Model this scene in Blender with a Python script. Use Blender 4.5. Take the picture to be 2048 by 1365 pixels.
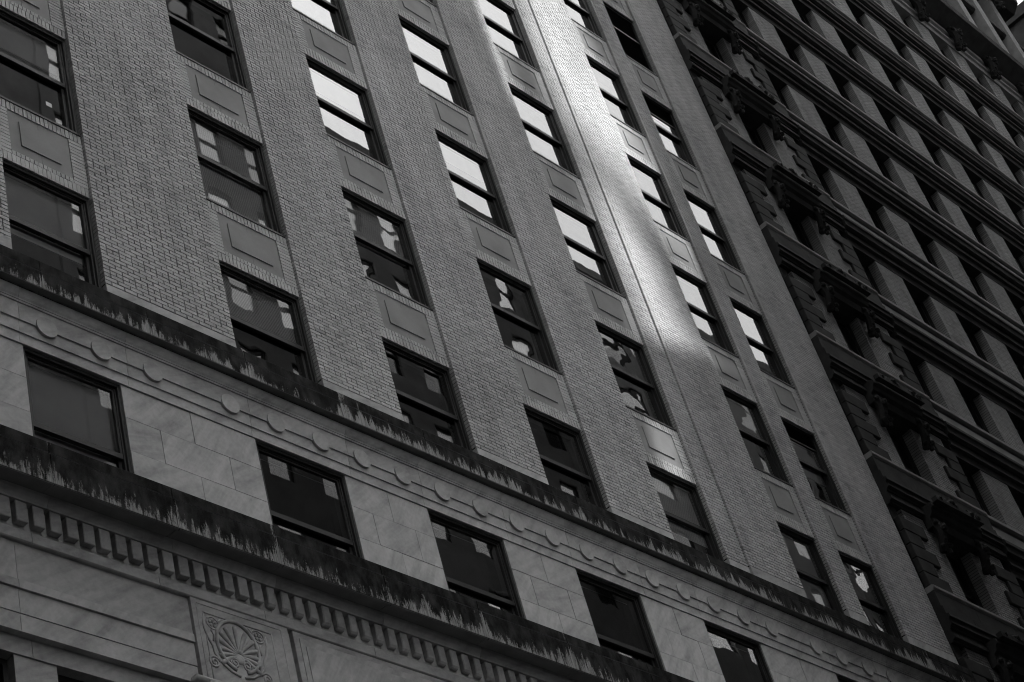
import bpy, math, random
import numpy as np
from mathutils import Matrix, Vector
random.seed(7); rng = np.random.default_rng(11)
R = math.radians
scene = bpy.context.scene
for o in list(bpy.data.objects): bpy.data.objects.remove(o)
G = 21.15                     # height of the lowest brick-storey window heads above the street

# ------------------------------------------------------------------ camera
cam_d = bpy.data.cameras.new('camera'); cam = bpy.data.objects.new('camera', cam_d)
scene.collection.objects.link(cam)
right = Vector((0.68403881, -0.6895509, -0.23792954)); up = Vector((-0.34113372, -0.59071458, 0.73122094)); back = Vector((-0.6447625, -0.41901772, -0.63930076))
m3 = Matrix((right, up, back)).transposed()
cam.matrix_world = Matrix.Translation((-16.234156, -13.700444, -19.552686 + G)) @ m3.to_4x4()
cam_d.sensor_width = 36.0; cam_d.lens = 36.0 * 4029.88 / 2048.0
cam_d.clip_start = 0.1; cam_d.clip_end = 2000.0
scene.camera = cam
scene.render.resolution_x = 1024; scene.render.resolution_y = 682

# ------------------------------------------------------------------ sky, sun, exposure
SUN_R, SUN_K = 0.15, 1.85     # sun direction as (x, z) per metre towards the street
sv = Vector((SUN_R, -1.0, SUN_K)).normalized()
world = bpy.data.worlds.new('World'); scene.world = world; world.use_nodes = True
wn = world.node_tree; wn.nodes.clear()
sky = wn.nodes.new('ShaderNodeTexSky'); sky.sky_type = 'NISHITA'; sky.sun_disc = False
sky.sun_elevation = math.asin(sv.z); sky.sun_rotation = math.atan2(sv.x, sv.y)
sky.air_density = 1.0; sky.dust_density = 3.0
bw = wn.nodes.new('ShaderNodeRGBToBW'); bg = wn.nodes.new('ShaderNodeBackground'); wo = wn.nodes.new('ShaderNodeOutputWorld')
bg.inputs['Strength'].default_value = 0.112
wn.links.new(sky.outputs[0], bw.inputs[0]); wn.links.new(bw.outputs[0], bg.inputs['Color']); wn.links.new(bg.outputs[0], wo.inputs[0])
sun_d = bpy.data.lights.new('sun', 'SUN'); sun_d.energy = 2.0; sun_d.angle = R(0.6); sun_d.color = (1.0, 1.0, 1.0)
sun = bpy.data.objects.new('sun', sun_d); scene.collection.objects.link(sun)
sun.rotation_euler = sv.to_track_quat('Z', 'Y').to_euler(); sun.location = sv * 300
vs = scene.view_settings; vs.view_transform = 'Standard'; vs.look = 'None'; vs.exposure = 2.54; vs.gamma = 1.0; vs.use_curve_mapping = False
scene.render.engine = 'CYCLES'
cy = scene.cycles; cy.max_bounces = 8; cy.diffuse_bounces = 2; cy.glossy_bounces = 5; cy.transparent_max_bounces = 8; cy.caustics_reflective = False; cy.caustics_refractive = False
scene.render.filter_size = 1.15; cy.filter_width = 1.15
cy.use_denoising = True; cy.denoising_prefilter = 'ACCURATE'

# ------------------------------------------------------------------ helpers
class MB:
    def __init__(s): s.v = []; s.f = []; s.sm = []
    def quad(s, a, b, c, d):
        n = len(s.v); s.v += [a, b, c, d]; s.f.append((n, n + 1, n + 2, n + 3))
    def box(s, x0, x1, y0, y1, z0, z1):
        n = len(s.v)
        s.v += [(x0, y0, z0), (x1, y0, z0), (x1, y1, z0), (x0, y1, z0), (x0, y0, z1), (x1, y0, z1), (x1, y1, z1), (x0, y1, z1)]
        for f in ((0, 3, 2, 1), (4, 5, 6, 7), (0, 1, 5, 4), (1, 2, 6, 5), (2, 3, 7, 6), (3, 0, 4, 7)): s.f.append(tuple(n + i for i in f))
        return s
    def prism(s, prof, x0, x1):                    # profile of (y, z) points pushed along x
        n = len(s.v); k = len(prof)
        s.v += [(x0, y, z) for y, z in prof] + [(x1, y, z) for y, z in prof]
        for i in range(k):
            j = (i + 1) % k; s.f.append((n + i, n + j, n + k + j, n + k + i))
        s.f.append(tuple(n + i for i in range(k))[::-1]); s.f.append(tuple(n + k + i for i in range(k)))
        return s
    def plate(s, outline, y0, y1):                 # outline of (x, z) points pushed along y
        n = len(s.v); k = len(outline)
        s.v += [(x, y0, z) for x, z in outline] + [(x, y1, z) for x, z in outline]
        for i in range(k):
            j = (i + 1) % k; s.f.append((n + i, n + k + i, n + k + j, n + j))
        s.f.append(tuple(n + i for i in range(k))); s.f.append(tuple(n + k + i for i in range(k))[::-1])
        return s
    def tube(s, pts, r, sides=6, taper=None, flat=1.0):
        n = len(s.v); P = [Vector(p) for p in pts]; m = len(P)
        for i, p in enumerate(P):
            t = (P[min(i + 1, m - 1)] - P[max(i - 1, 0)]).normalized()
            a = Vector((0, 1, 0)); b = t.cross(a)
            b = b.normalized() if b.length > 1e-6 else Vector((1, 0, 0))
            a = b.cross(t).normalized()
            rr = r * (taper(i / (m - 1)) if taper else 1.0)
            for q in range(sides):
                w = 2 * math.pi * q / sides; s.v.append(tuple(p + b * math.cos(w) * rr + a * math.sin(w) * rr * flat))
        for i in range(m - 1):
            for q in range(sides):
                q2 = (q + 1) % sides
                s.f.append((n + i * sides + q, n + i * sides + q2, n + (i + 1) * sides + q2, n + (i + 1) * sides + q))
        s.f.append(tuple(n + q for q in range(sides))[::-1]); s.f.append(tuple(n + (m - 1) * sides + q for q in range(sides)))
        return s
    def blob(s, c, rad, seg=8, rings=5, lump=0.0):
        n = len(s.v)
        for i in range(rings + 1):
            th = math.pi * i / rings
            for j in range(seg):
                ph = 2 * math.pi * j / seg; k = 1 + random.uniform(-lump, lump)
                s.v.append((c[0] + rad[0] * k * math.sin(th) * math.cos(ph), c[1] + rad[1] * k * math.sin(th) * math.sin(ph), c[2] + rad[2] * k * math.cos(th)))
        for i in range(rings):
            for j in range(seg):
                j2 = (j + 1) % seg; s.f.append((n + i * seg + j, n + (i + 1) * seg + j, n + (i + 1) * seg + j2, n + i * seg + j2))
        return s
    def mesh(s, name, mat, smooth=False, bevel=0):
        me = bpy.data.meshes.new(name); me.from_pydata(s.v, [], s.f); me.update()
        if smooth: me.polygons.foreach_set('use_smooth', [True] * len(me.polygons))
        me.materials.append(mat); return me
    def build(s, name, mat, parent=None, smooth=False, bevel=0.0):
        return link(name, s.mesh(name, mat, smooth), parent, bevel)
def link(name, me, parent=None, bevel=0.0, loc=None):
    o = bpy.data.objects.new(name, me); scene.collection.objects.link(o)
    if parent is not None: o.parent = parent; o.matrix_parent_inverse = Matrix.Translation(parent_loc(parent)).inverted()
    if loc is not None: o.location = loc
    if bevel:
        b = o.modifiers.new('bevel', 'BEVEL'); b.width = bevel; b.segments = 1; b.limit_method = 'ANGLE'
    return o
def parent_loc(p):
    l = Vector(p.location)
    if p.parent is not None and p.type == 'EMPTY': l = l
    return l if p.type == 'EMPTY' else Vector((0, 0, 0))
def thing(name, label, cat, loc, group=None):
    o = bpy.data.objects.new(name, None); scene.collection.objects.link(o); o.location = loc
    o['label'] = label; o['category'] = cat
    if group: o['group'] = group
    return o
def structure(o): o['kind'] = 'structure'; return o
def stuff(o): o['kind'] = 'stuff'; return o

# ------------------------------------------------------------------ materials
def mat_new(name):
    m = bpy.data.materials.new(name); m.use_nodes = True; nt = m.node_tree; nt.nodes.clear()
    out = nt.nodes.new('ShaderNodeOutputMaterial'); p = nt.nodes.new('ShaderNodeBsdfPrincipled'); nt.links.new(p.outputs[0], out.inputs[0])
    return m, nt, p, out
def N(nt, t, **kw):
    n = nt.nodes.new(t)
    for k, v in kw.items(): setattr(n, k, v)
    return n
def math_node(nt, op, a, b=None, c=None, clamp=False):
    n = nt.nodes.new('ShaderNodeMath'); n.operation = op; n.use_clamp = clamp
    for i, v in enumerate((a, b, c)):
        if v is None: continue
        if hasattr(v, 'is_linked') or hasattr(v, 'links'): nt.links.new(v, n.inputs[i])
        else: n.inputs[i].default_value = v
    return n.outputs[0]
def noise(nt, vec, scale, detail=4.0, rough=0.55, dim='3D', w=None):
    n = nt.nodes.new('ShaderNodeTexNoise'); n.noise_dimensions = dim
    n.inputs['Scale'].default_value = scale; n.inputs['Detail'].default_value = detail; n.inputs['Roughness'].default_value = rough
    if dim == '1D': nt.links.new(w, n.inputs['W'])
    elif vec is not None: nt.links.new(vec, n.inputs['Vector'])
    return n.outputs[0]
def position(nt): return nt.nodes.new('ShaderNodeNewGeometry').outputs['Position']
def scaled(nt, vec, s):
    n = nt.nodes.new('ShaderNodeVectorMath'); n.operation = 'MULTIPLY'; nt.links.new(vec, n.inputs[0]); n.inputs[1].default_value = s; return n.outputs[0]
def grey(nt, val):
    c = nt.nodes.new('ShaderNodeCombineColor')
    for i in range(3): nt.links.new(val, c.inputs[i])
    return c.outputs[0]
def ramp(nt, val, lo, hi, a=0.0, b=1.0):
    n = nt.nodes.new('ShaderNodeMapRange'); n.clamp = True; nt.links.new(val, n.inputs[0])
    n.inputs[1].default_value = lo; n.inputs[2].default_value = hi; n.inputs[3].default_value = a; n.inputs[4].default_value = b; return n.outputs[0]
def bump(nt, p, h, strength, dist):
    b = nt.nodes.new('ShaderNodeBump'); b.inputs['Strength'].default_value = strength; b.inputs['Distance'].default_value = dist
    nt.links.new(h, b.inputs['Height']); nt.links.new(b.outputs[0], p.inputs['Normal'])

def mat_brick(name, base, spread):
    m, nt, p, _ = mat_new(name); pos = position(nt)
    at = N(nt, 'ShaderNodeAttribute', attribute_name='tint'); oi = N(nt, 'ShaderNodeObjectInfo')
    big = ramp(nt, noise(nt, pos, 0.45, 4), 0.3, 0.7, -0.15, 0.15)
    mid = ramp(nt, noise(nt, pos, 9.0, 4), 0.25, 0.75, -0.08, 0.08)
    fine = ramp(nt, noise(nt, pos, 120.0, 2), 0.2, 0.8, -0.14, 0.14)
    drip = ramp(nt, noise(nt, scaled(nt, pos, (2.2, 2.2, 0.16)), 1.6, 4), 0.35, 0.75, 0.06, -0.16)
    t = math_node(nt, 'MULTIPLY', math_node(nt, 'SUBTRACT', oi.outputs['Random'], 0.5), 1.0)
    t = math_node(nt, 'MULTIPLY', math_node(nt, 'ADD', math_node(nt, 'MULTIPLY', t, at.outputs['Alpha']), at.outputs['Fac']), 1.0)
    v = math_node(nt, 'MULTIPLY', t, spread)
    for q in (big, mid, fine, drip): v = math_node(nt, 'ADD', v, q)
    v = math_node(nt, 'MULTIPLY', math_node(nt, 'ADD', v, 1.0), base)
    nt.links.new(grey(nt, v), p.inputs['Base Color']); p.inputs['Roughness'].default_value = 0.9; p.inputs['Specular IOR Level'].default_value = 0.12
    bump(nt, p, noise(nt, pos, 160.0, 3), 0.35, 0.004)
    return m
def mat_plain(name, base, rough=0.8, var=0.25, sc=3.0, fine=0.1, bmp=0.2):
    m, nt, p, _ = mat_new(name); p.inputs['Specular IOR Level'].default_value = 0.5 if rough < 0.6 else 0.1; pos = position(nt)
    v = ramp(nt, noise(nt, pos, sc, 5), 0.25, 0.75, 1 - var, 1 + var)
    v = math_node(nt, 'ADD', v, ramp(nt, noise(nt, pos, 90.0, 2), 0.2, 0.8, -fine, fine))
    v = math_node(nt, 'MULTIPLY', v, base)
    nt.links.new(grey(nt, v), p.inputs['Base Color']); p.inputs['Roughness'].default_value = rough
    if bmp: bump(nt, p, noise(nt, pos, 120.0, 3), bmp, 0.004)
    return m
def mat_marble(name, base):
    m, nt, p, _ = mat_new(name); pos = position(nt); oi = N(nt, 'ShaderNodeObjectInfo')
    off = N(nt, 'ShaderNodeVectorMath', operation='ADD'); nt.links.new(pos, off.inputs[0])
    cx = nt.nodes.new('ShaderNodeCombineXYZ'); nt.links.new(math_node(nt, 'MULTIPLY', oi.outputs['Random'], 40.0), cx.inputs[1]); nt.links.new(cx.outputs[0], off.inputs[1])
    rot = nt.nodes.new('ShaderNodeVectorRotate'); rot.rotation_type = 'AXIS_ANGLE'; nt.links.new(off.outputs[0], rot.inputs['Vector'])
    rot.inputs['Axis'].default_value = (0, 1, 0); nt.links.new(ramp(nt, oi.outputs['Random'], 0, 1, 0.3, 1.1), rot.inputs['Angle'])
    vein = ramp(nt, noise(nt, scaled(nt, rot.outputs[0], (0.7, 1.0, 4.5)), 1.6, 6, 0.6), 0.42, 0.7, 0.06, -0.26)
    blotch = ramp(nt, noise(nt, pos, 1.7, 5), 0.25, 0.75, -0.18, 0.14)
    grime = ramp(nt, noise(nt, pos, 14.0, 5), 0.35, 0.8, 0.03, -0.16)
    fine = ramp(nt, noise(nt, pos, 150.0, 2), 0.2, 0.8, -0.07, 0.07)
    tone = ramp(nt, oi.outputs['Random'], 0, 1, -0.10, 0.08)
    v = math_node(nt, 'ADD', vein, 1.0)
    for q in (blotch, grime, fine, tone): v = math_node(nt, 'ADD', v, q)
    v = math_node(nt, 'MULTIPLY', v, base)
    nt.links.new(grey(nt, v), p.inputs['Base Color']); p.inputs['Roughness'].default_value = 0.8; p.inputs['Specular IOR Level'].default_value = 0.2
    bump(nt, p, noise(nt, pos, 100.0, 4), 0.2, 0.004)
    return m
def mat_stained(name, base, zb, zmid, ztop, joints, amount):
    # soot crust on the face of a ledge, washed clean in drips along the lower edge and below the joints
    m, nt, p, _ = mat_new(name); pos = position(nt); sx = nt.nodes.new('ShaderNodeSeparateXYZ'); nt.links.new(pos, sx.inputs[0])
    x, z = sx.outputs[0], sx.outputs[2]
    warp = math_node(nt, 'ADD', x, ramp(nt, noise(nt, pos, 9.0, 2), 0, 1, -0.02, 0.02))
    gate = ramp(nt, noise(nt, None, 0.55, 2, 0.6, '1D', warp), 0.36, 0.66)
    med = ramp(nt, noise(nt, None, 4.5, 2, 0.5, '1D', warp), 0.34, 0.72)
    drip = ramp(nt, noise(nt, None, 17.0, 2, 0.6, '1D', warp), 0.40, 0.72)
    thin = ramp(nt, noise(nt, None, 55.0, 1, 0.6, '1D', warp), 0.3, 0.75)
    h = math_node(nt, 'ADD', math_node(nt, 'MULTIPLY', med, 0.42), math_node(nt, 'MULTIPLY', drip, 0.34))
    h = math_node(nt, 'ADD', math_node(nt, 'MULTIPLY', h, math_node(nt, 'ADD', math_node(nt, 'MULTIPLY', gate, 0.95), 0.15)), math_node(nt, 'MULTIPLY', gate, 0.26))
    h = math_node(nt, 'ADD', h, math_node(nt, 'MULTIPLY', thin, 0.10))
    h = math_node(nt, 'MULTIPLY', math_node(nt, 'SUBTRACT', h, 0.10), amount)
    for j in joints:                                 # water runs out of each joint
        d = math_node(nt, 'ABSOLUTE', math_node(nt, 'SUBTRACT', warp, j))
        k = ramp(nt, d, 0.02, 0.16, 1.0, 0.0)
        h = math_node(nt, 'ADD', h, math_node(nt, 'MULTIPLY', k, math_node(nt, 'ADD', math_node(nt, 'MULTIPLY', thin, 0.5), 0.15)))
    zz = ramp(nt, z, zb, zmid, 0.0, 1.0)
    streak = noise(nt, scaled(nt, pos, (11, 11, 2.4)), 1.0, 5, 0.72)
    edge = math_node(nt, 'ADD', math_node(nt, 'SUBTRACT', h, zz), ramp(nt, streak, 0.25, 0.75, -0.78, 0.70))
    clean = ramp(nt, math_node(nt, 'ADD', edge, ramp(nt, noise(nt, pos, 60.0, 3), 0.2, 0.8, -0.18, 0.18)), -0.12, 0.18)
    rim = ramp(nt, z, zb + 0.004, zb + 0.02, 0.0, 1.0)
    clean = math_node(nt, 'MULTIPLY', clean, rim)
    topdrip = math_node(nt, 'MULTIPLY', ramp(nt, noise(nt, scaled(nt, pos, (70, 70, 9)), 1.0, 2), 0.62, 0.72), ramp(nt, noise(nt, None, 0.8, 2, 0.5, '1D', x), 0.5, 0.7, 0.0, 0.6))
    topdrip = math_node(nt, 'MULTIPLY', topdrip, ramp(nt, z, ztop - 0.01, ztop - 0.12, 1.0, 0.0))
    topdrip = math_node(nt, 'MULTIPLY', topdrip, 0.45)
    clean = math_node(nt, 'MAXIMUM', clean, topdrip)
    lines = ramp(nt, noise(nt, scaled(nt, pos, (110, 110, 3)), 1.0, 2), 0.35, 0.62, 0.45, 1.0)
    light = math_node(nt, 'MULTIPLY', lines, base)
    soot = ramp(nt, noise(nt, scaled(nt, pos, (5, 5, 2.5)), 1.5, 5), 0.38, 0.8, 0.004, 0.05)
    soot = math_node(nt, 'ADD', soot, ramp(nt, noise(nt, pos, 80.0, 3), 0.3, 0.8, -0.003, 0.008))
    mx = nt.nodes.new('ShaderNodeMix'); mx.data_type = 'FLOAT'; nt.links.new(clean, mx.inputs[0]); nt.links.new(soot, mx.inputs[2]); nt.links.new(light, mx.inputs[3])
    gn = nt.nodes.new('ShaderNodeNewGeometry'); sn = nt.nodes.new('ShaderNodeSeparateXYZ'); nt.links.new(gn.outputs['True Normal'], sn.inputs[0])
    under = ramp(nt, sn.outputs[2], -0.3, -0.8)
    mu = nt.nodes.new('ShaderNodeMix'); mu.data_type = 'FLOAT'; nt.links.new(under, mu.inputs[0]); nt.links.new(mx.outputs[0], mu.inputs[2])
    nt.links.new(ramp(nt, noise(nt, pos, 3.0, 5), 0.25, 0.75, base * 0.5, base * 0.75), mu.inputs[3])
    nt.links.new(grey(nt, mu.outputs[0]), p.inputs['Base Color']); p.inputs['Roughness'].default_value = 0.85
    p.inputs['Specular IOR Level'].default_value = 0.06
    bump(nt, p, noise(nt, pos, 70.0, 5), 0.5, 0.006)
    return m
def mat_glass(name, wave, scale, refl, amount=1.0):
    m, nt, p, out = mat_new(name); nt.nodes.remove(p)
    pos = position(nt); oi = N(nt, 'ShaderNodeObjectInfo')
    off = N(nt, 'ShaderNodeVectorMath', operation='ADD'); nt.links.new(pos, off.inputs[0])
    cx = nt.nodes.new('ShaderNodeCombineXYZ'); nt.links.new(math_node(nt, 'MULTIPLY', oi.outputs['Random'], 60.0), cx.inputs[1]); nt.links.new(cx.outputs[0], off.inputs[1])
    h = noise(nt, off.outputs[0], scale, 1.5, 0.4)
    b = nt.nodes.new('ShaderNodeBump'); b.inputs['Strength'].default_value = 1.0; b.inputs['Distance'].default_value = wave; nt.links.new(h, b.inputs['Height'])
    gl = nt.nodes.new('ShaderNodeBsdfGlossy'); gl.inputs['Roughness'].default_value = 0.0; nt.links.new(b.outputs[0], gl.inputs['Normal'])
    dirt = ramp(nt, noise(nt, pos, 7.0, 5), 0.3, 0.8, 1.0, 0.9); nt.links.new(grey(nt, dirt), gl.inputs['Color'])
    tr = nt.nodes.new('ShaderNodeBsdfTransparent'); tr.inputs['Color'].default_value = (0.8, 0.8, 0.8, 1)
    fr = nt.nodes.new('ShaderNodeFresnel'); fr.inputs['IOR'].default_value = 1.5
    f = math_node(nt, 'ADD', math_node(nt, 'MULTIPLY', fr.outputs[0], amount), refl, clamp=True)
    mx = nt.nodes.new('ShaderNodeMixShader'); nt.links.new(f, mx.inputs[0]); nt.links.new(tr.outputs[0], mx.inputs[1]); nt.links.new(gl.outputs[0], mx.inputs[2])
    nt.links.new(mx.outputs[0], out.inputs[0])
    return m
def mat_simple(name, v, rough=0.6):
    m, nt, p, _ = mat_new(name); p.inputs['Specular IOR Level'].default_value = 0.1; p.inputs['Base Color'].default_value = (v, v, v, 1); p.inputs['Roughness'].default_value = rough; return m

M = {}
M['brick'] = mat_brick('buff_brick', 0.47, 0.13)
M['mortar'] = mat_plain('dark_mortar', 0.012, 0.95, 0.3, 6.0)
M['panel'] = mat_plain('spandrel_stone', 0.27, 0.75, 0.2, 1.6, 0.08)
M['marble'] = mat_marble('pale_marble', 0.45)
M['frame'] = mat_plain('black_window_paint', 0.014, 0.55, 0.3, 5.0, 0.1, 0.1)
M['sillmetal'] = mat_plain('sill_metal', 0.02, 0.5, 0.2, 5.0)
M['glass'] = mat_glass('window_glass', 0.0008, 1.2, 0.07, 1.0)
M['glass_wavy'] = mat_glass('wavy_window_glass', 0.0017, 1.4, 0.08, 1.0)
M['glass_warp'] = mat_glass('warped_window_glass', 0.0032, 1.2, 0.12, 1.0)
M['glass_opp'] = mat_glass('far_window_glass', 0.0006, 1.2, 0.22, 1.0)
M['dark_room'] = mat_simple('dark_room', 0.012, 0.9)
M['blind'] = mat_plain('window_blind', 0.75, 0.8, 0.1, 3.0, 0.03, 0.0)
M['shade'] = mat_plain('roller_shade', 0.45, 0.85, 0.12, 2.0, 0.03, 0.0)
M['card'] = mat_simple('white_card', 0.8, 0.8)
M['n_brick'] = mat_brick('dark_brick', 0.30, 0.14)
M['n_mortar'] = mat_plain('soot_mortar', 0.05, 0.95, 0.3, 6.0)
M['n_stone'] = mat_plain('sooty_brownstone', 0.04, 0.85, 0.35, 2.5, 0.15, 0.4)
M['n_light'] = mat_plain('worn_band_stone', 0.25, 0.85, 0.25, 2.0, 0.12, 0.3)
M['n_void'] = mat_plain('blackened_window', 0.008, 0.5, 0.3, 2.0, 0.05, 0.0)
M['louver'] = mat_plain('louver_metal', 0.03, 0.5, 0.2, 4.0)

# ------------------------------------------------------------------ bricks in bulk
COURSE = 3.25 / 48; UNIT = 0.205
class Bricks:
    def __init__(s): s.r = []
    def add(s, x0, x1, y0, y1, z0, z1): s.r.append((x0, x1, y0, y1, z0, z1))
    def wall(s, x0, x1, z0, z1, yf, depth=0.102, seed=0, edge=True):
        j = 0.0082; c0 = int(round((z0 + 40) / COURSE)); c = c0; rr = random.Random(seed)
        z = c * COURSE - 40
        while z < z1 - 0.02:
            za, zb = max(z, z0) + j * 0.9, min(z + COURSE, z1) - j * 0.9
            if c % 6 == 0: u, st = UNIT / 2, x0
            else: u, st = UNIT, x0 - (UNIT / 2 if c % 2 else 0.0)
            n = max(1, round((x1 - x0) / (UNIT / 2))); sc = (x1 - x0) / (n * UNIT / 2)      # bricks fit the pier
            x = st if c % 6 == 0 else (x0 - (UNIT / 2 * sc if c % 2 else 0.0)); u *= sc
            while x < x1 - 0.01:
                a, b = max(x, x0), min(x + u, x1)
                if b - a > 0.02:
                    ja = j if a > x0 + 1e-4 else 0.0; jb = j if b < x1 - 1e-4 else 0.0
                    yj = rr.uniform(-0.002, 0.002); k = rr.uniform(-0.0016, 0.0016)
                    s.r.append((a + ja + (k if ja else 0), b - jb + (k if jb else 0), yf + yj, yf + depth, za + k * 0.6, zb + k * 0.6))
                x += u
            z += COURSE; c += 1
    def row(s, x0, x1, z0, z1, yf, pitch=0.0677, depth=0.1, seed=0):
        rr = random.Random(seed); n = max(1, round((x1 - x0) / pitch)); p = (x1 - x0) / n; j = 0.0055
        for i in range(n):
            k = rr.uniform(-0.0015, 0.0015); s.r.append((x0 + i * p + j + k, x0 + (i + 1) * p - j + k, yf + rr.uniform(-.002, .002), yf + depth, z0 + j, z1 - j))
    def stack(s, x0, x1, z0, z1, yf, pitch=COURSE, depth=0.1, seed=0):
        rr = random.Random(seed); n = max(1, round((z1 - z0) / pitch)); p = (z1 - z0) / n; j = 0.0055
        for i in range(n): s.r.append((x0 + j * .6, x1 - j * .6, yf + rr.uniform(-.002, .002), yf + depth, z0 + i * p + j, z0 + (i + 1) * p - j))
def bricks_mesh(name, rects, mat, tint_rng, z_off=0.0):
    a = np.array(rects, dtype=np.float64); n = len(a)
    x0, x1, y0, y1, z0, z1 = [a[:, i] for i in range(6)]; z0 = z0 + z_off; z1 = z1 + z_off
    V = np.empty((n, 8, 3))
    for i, (x, y, z) in enumerate(((x0, y0, z0), (x1, y0, z0), (x1, y0, z1), (x0, y0, z1), (x0, y1, z0), (x1, y1, z0), (x1, y1, z1), (x0, y1, z1))):
        V[:, i, 0] = x; V[:, i, 1] = y; V[:, i, 2] = z
    F = np.array([[0, 1, 2, 3], [0, 4, 5, 1], [1, 5, 6, 2], [2, 6, 7, 3], [3, 7, 4, 0]])
    faces = (np.arange(n)[:, None, None] * 8 + F[None]).reshape(-1)
    me = bpy.data.meshes.new(name); me.vertices.add(n * 8); me.vertices.foreach_set('co', V.reshape(-1))
    me.loops.add(n * 20); me.loops.foreach_set('vertex_index', faces.astype(np.int32))
    me.polygons.add(n * 5); me.polygons.foreach_set('loop_start', np.arange(0, n * 20, 4, dtype=np.int32))
    me.update(calc_edges=True); me.validate(); me.shade_flat()
    t = tint_rng.normal(0, 0.36, n); dark = tint_rng.random(n); t[dark > 0.95] -= 1.1; t[dark < 0.05] += 0.7
    at = me.attributes.new('tint', 'FLOAT', 'FACE'); at.data.foreach_set('value', np.repeat(np.clip(t, -1.6, 1.2), 5).astype(np.float32))
    me.materials.append(mat); return me

# ------------------------------------------------------------------ pixel size of a thing seen by the camera (only ranks which bricks are single objects)
camP = np.array((-16.234156, -13.700444, -19.552686)); RM = np.array((tuple(right), tuple(up), tuple(back)))
def seen_size(rects):
    a = np.array(rects); c = np.stack([(a[:, 0] + a[:, 1]) / 2, a[:, 2], (a[:, 4] + a[:, 5]) / 2], 1)
    q = (c - camP) @ RM.T; d = -q[:, 2]; u = 4029.88 * q[:, 0] / d; v = 4029.88 * q[:, 1] / d
    inside = (np.abs(u) < 1010) & (np.abs(v) < 670)
    return np.where(inside, (a[:, 1] - a[:, 0]) * (a[:, 5] - a[:, 4]) / d ** 3, -1.0)

# ================================================================== the brick office building
B = thing('brick_office_building', 'tall pale brick office building with marble lower storeys and black sash windows', 'building', (5.0, 0.0, 0.0))
COLS = [(-5.05, -3.648), (-1.544, 0.0), (1.53, 3.045), (4.586, 6.066), (7.598, 9.065), (11.156, 12.444), (13.035, 14.306)]
H = 3.25; ROWS = 7; XL, XR, XS = -12.0, 15.97, 9.62
YF = -0.042                                  # the end pavilion stands a little proud
D1 = 0.054                                   # spandrels lie behind the piers
def head(r): return -0.02 if r == 0 else H * r
def sill(r): return -2.03 if r == 0 else H * r - 2.014
TOP = H * ROWS + 0.2
PIERS = [(XL, -5.05, 0.0), (-3.648, -1.544, 0.0), (0.0, 1.53, 0.0), (3.045, 4.586, 0.0), (6.066, 7.598, 0.0), (9.065, XS, 0.0), (XS, 11.156, YF), (12.444, 13.035, YF), (14.306, XR, YF)]
BASE_TOP = -1.62
bk = Bricks(); wall = MB()
for i, (x0, x1, y) in enumerate(PIERS):
    bk.wall(x0, x1, BASE_TOP, TOP, y, 0.102, 100 + i)
    e0 = 0.006; wall.box(x0 + e0, x1 - (e0 if x1 != XS else -e0), y + 0.030, 0.40, BASE_TOP - 0.5 + G, TOP + G)
for ci, (xl, xr) in enumerate(COLS):
    yo = YF if ci >= 5 else 0.0; y = D1 + yo
    for r in range(ROWS):
        zh = head(r); zs = sill(r + 1) if r + 1 < ROWS else zh + 1.2
        wall.box(xl - 0.002, xr + 0.002, y + 0.030, 0.41, zh + 0.002 + G, zs - 0.03 + G)
        bk.row(xl, xr, zs - 0.215, zs - 0.05, y, 0.068, 0.1, ci * 31 + r)
        bk.row(xl, xr, zh, zh + 0.17, y, 0.068, 0.1, ci * 37 + r)
        bk.row(xl + 0.215, xr - 0.225, zh + 0.17, zh + 0.255, y + 0.003, 0.068, 0.1, ci * 41 + r)
        bk.stack(xl, xl + 0.212, zh + 0.17, zs - 0.215, y, COURSE, 0.1, ci * 43 + r)
        bk.stack(xr - 0.222, xr, zh + 0.17, zs - 0.215, y, COURSE, 0.1, ci * 47 + r)
wall_o = wall.build('wall', M['mortar'], B)
sz = seen_size(bk.r); order = np.argsort(-sz); single = set(order[:300].tolist())
rest = [r for i, r in enumerate(bk.r) if i not in single]
stuff(link('brickwork', bricks_mesh('brickwork', rest, M['brick'], rng, G), wall_o))
shared = {}
def single_bricks(rects, ids, mat, parent):
  for i in sorted(ids):
    x0, x1, y0, y1, z0, z1 = rects[i]; key = (round(x1 - x0, 2), round(z1 - z0, 3), round(y1 - y0, 2), mat.name)
    if key not in shared:
        w, h, d, _ = key; me = bricks_mesh('brick', [(-w / 2, w / 2, 0, d, -h / 2, h / 2)], mat, rng)
        me.attributes['tint'].data.foreach_set('value', [0.0] * 5); shared[key] = me
    link('brick', shared[key], parent, loc=((x0 + x1) / 2, y0, (z0 + z1) / 2 + G))
single_bricks(bk.r, single, M['brick'], wall_o)

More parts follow.
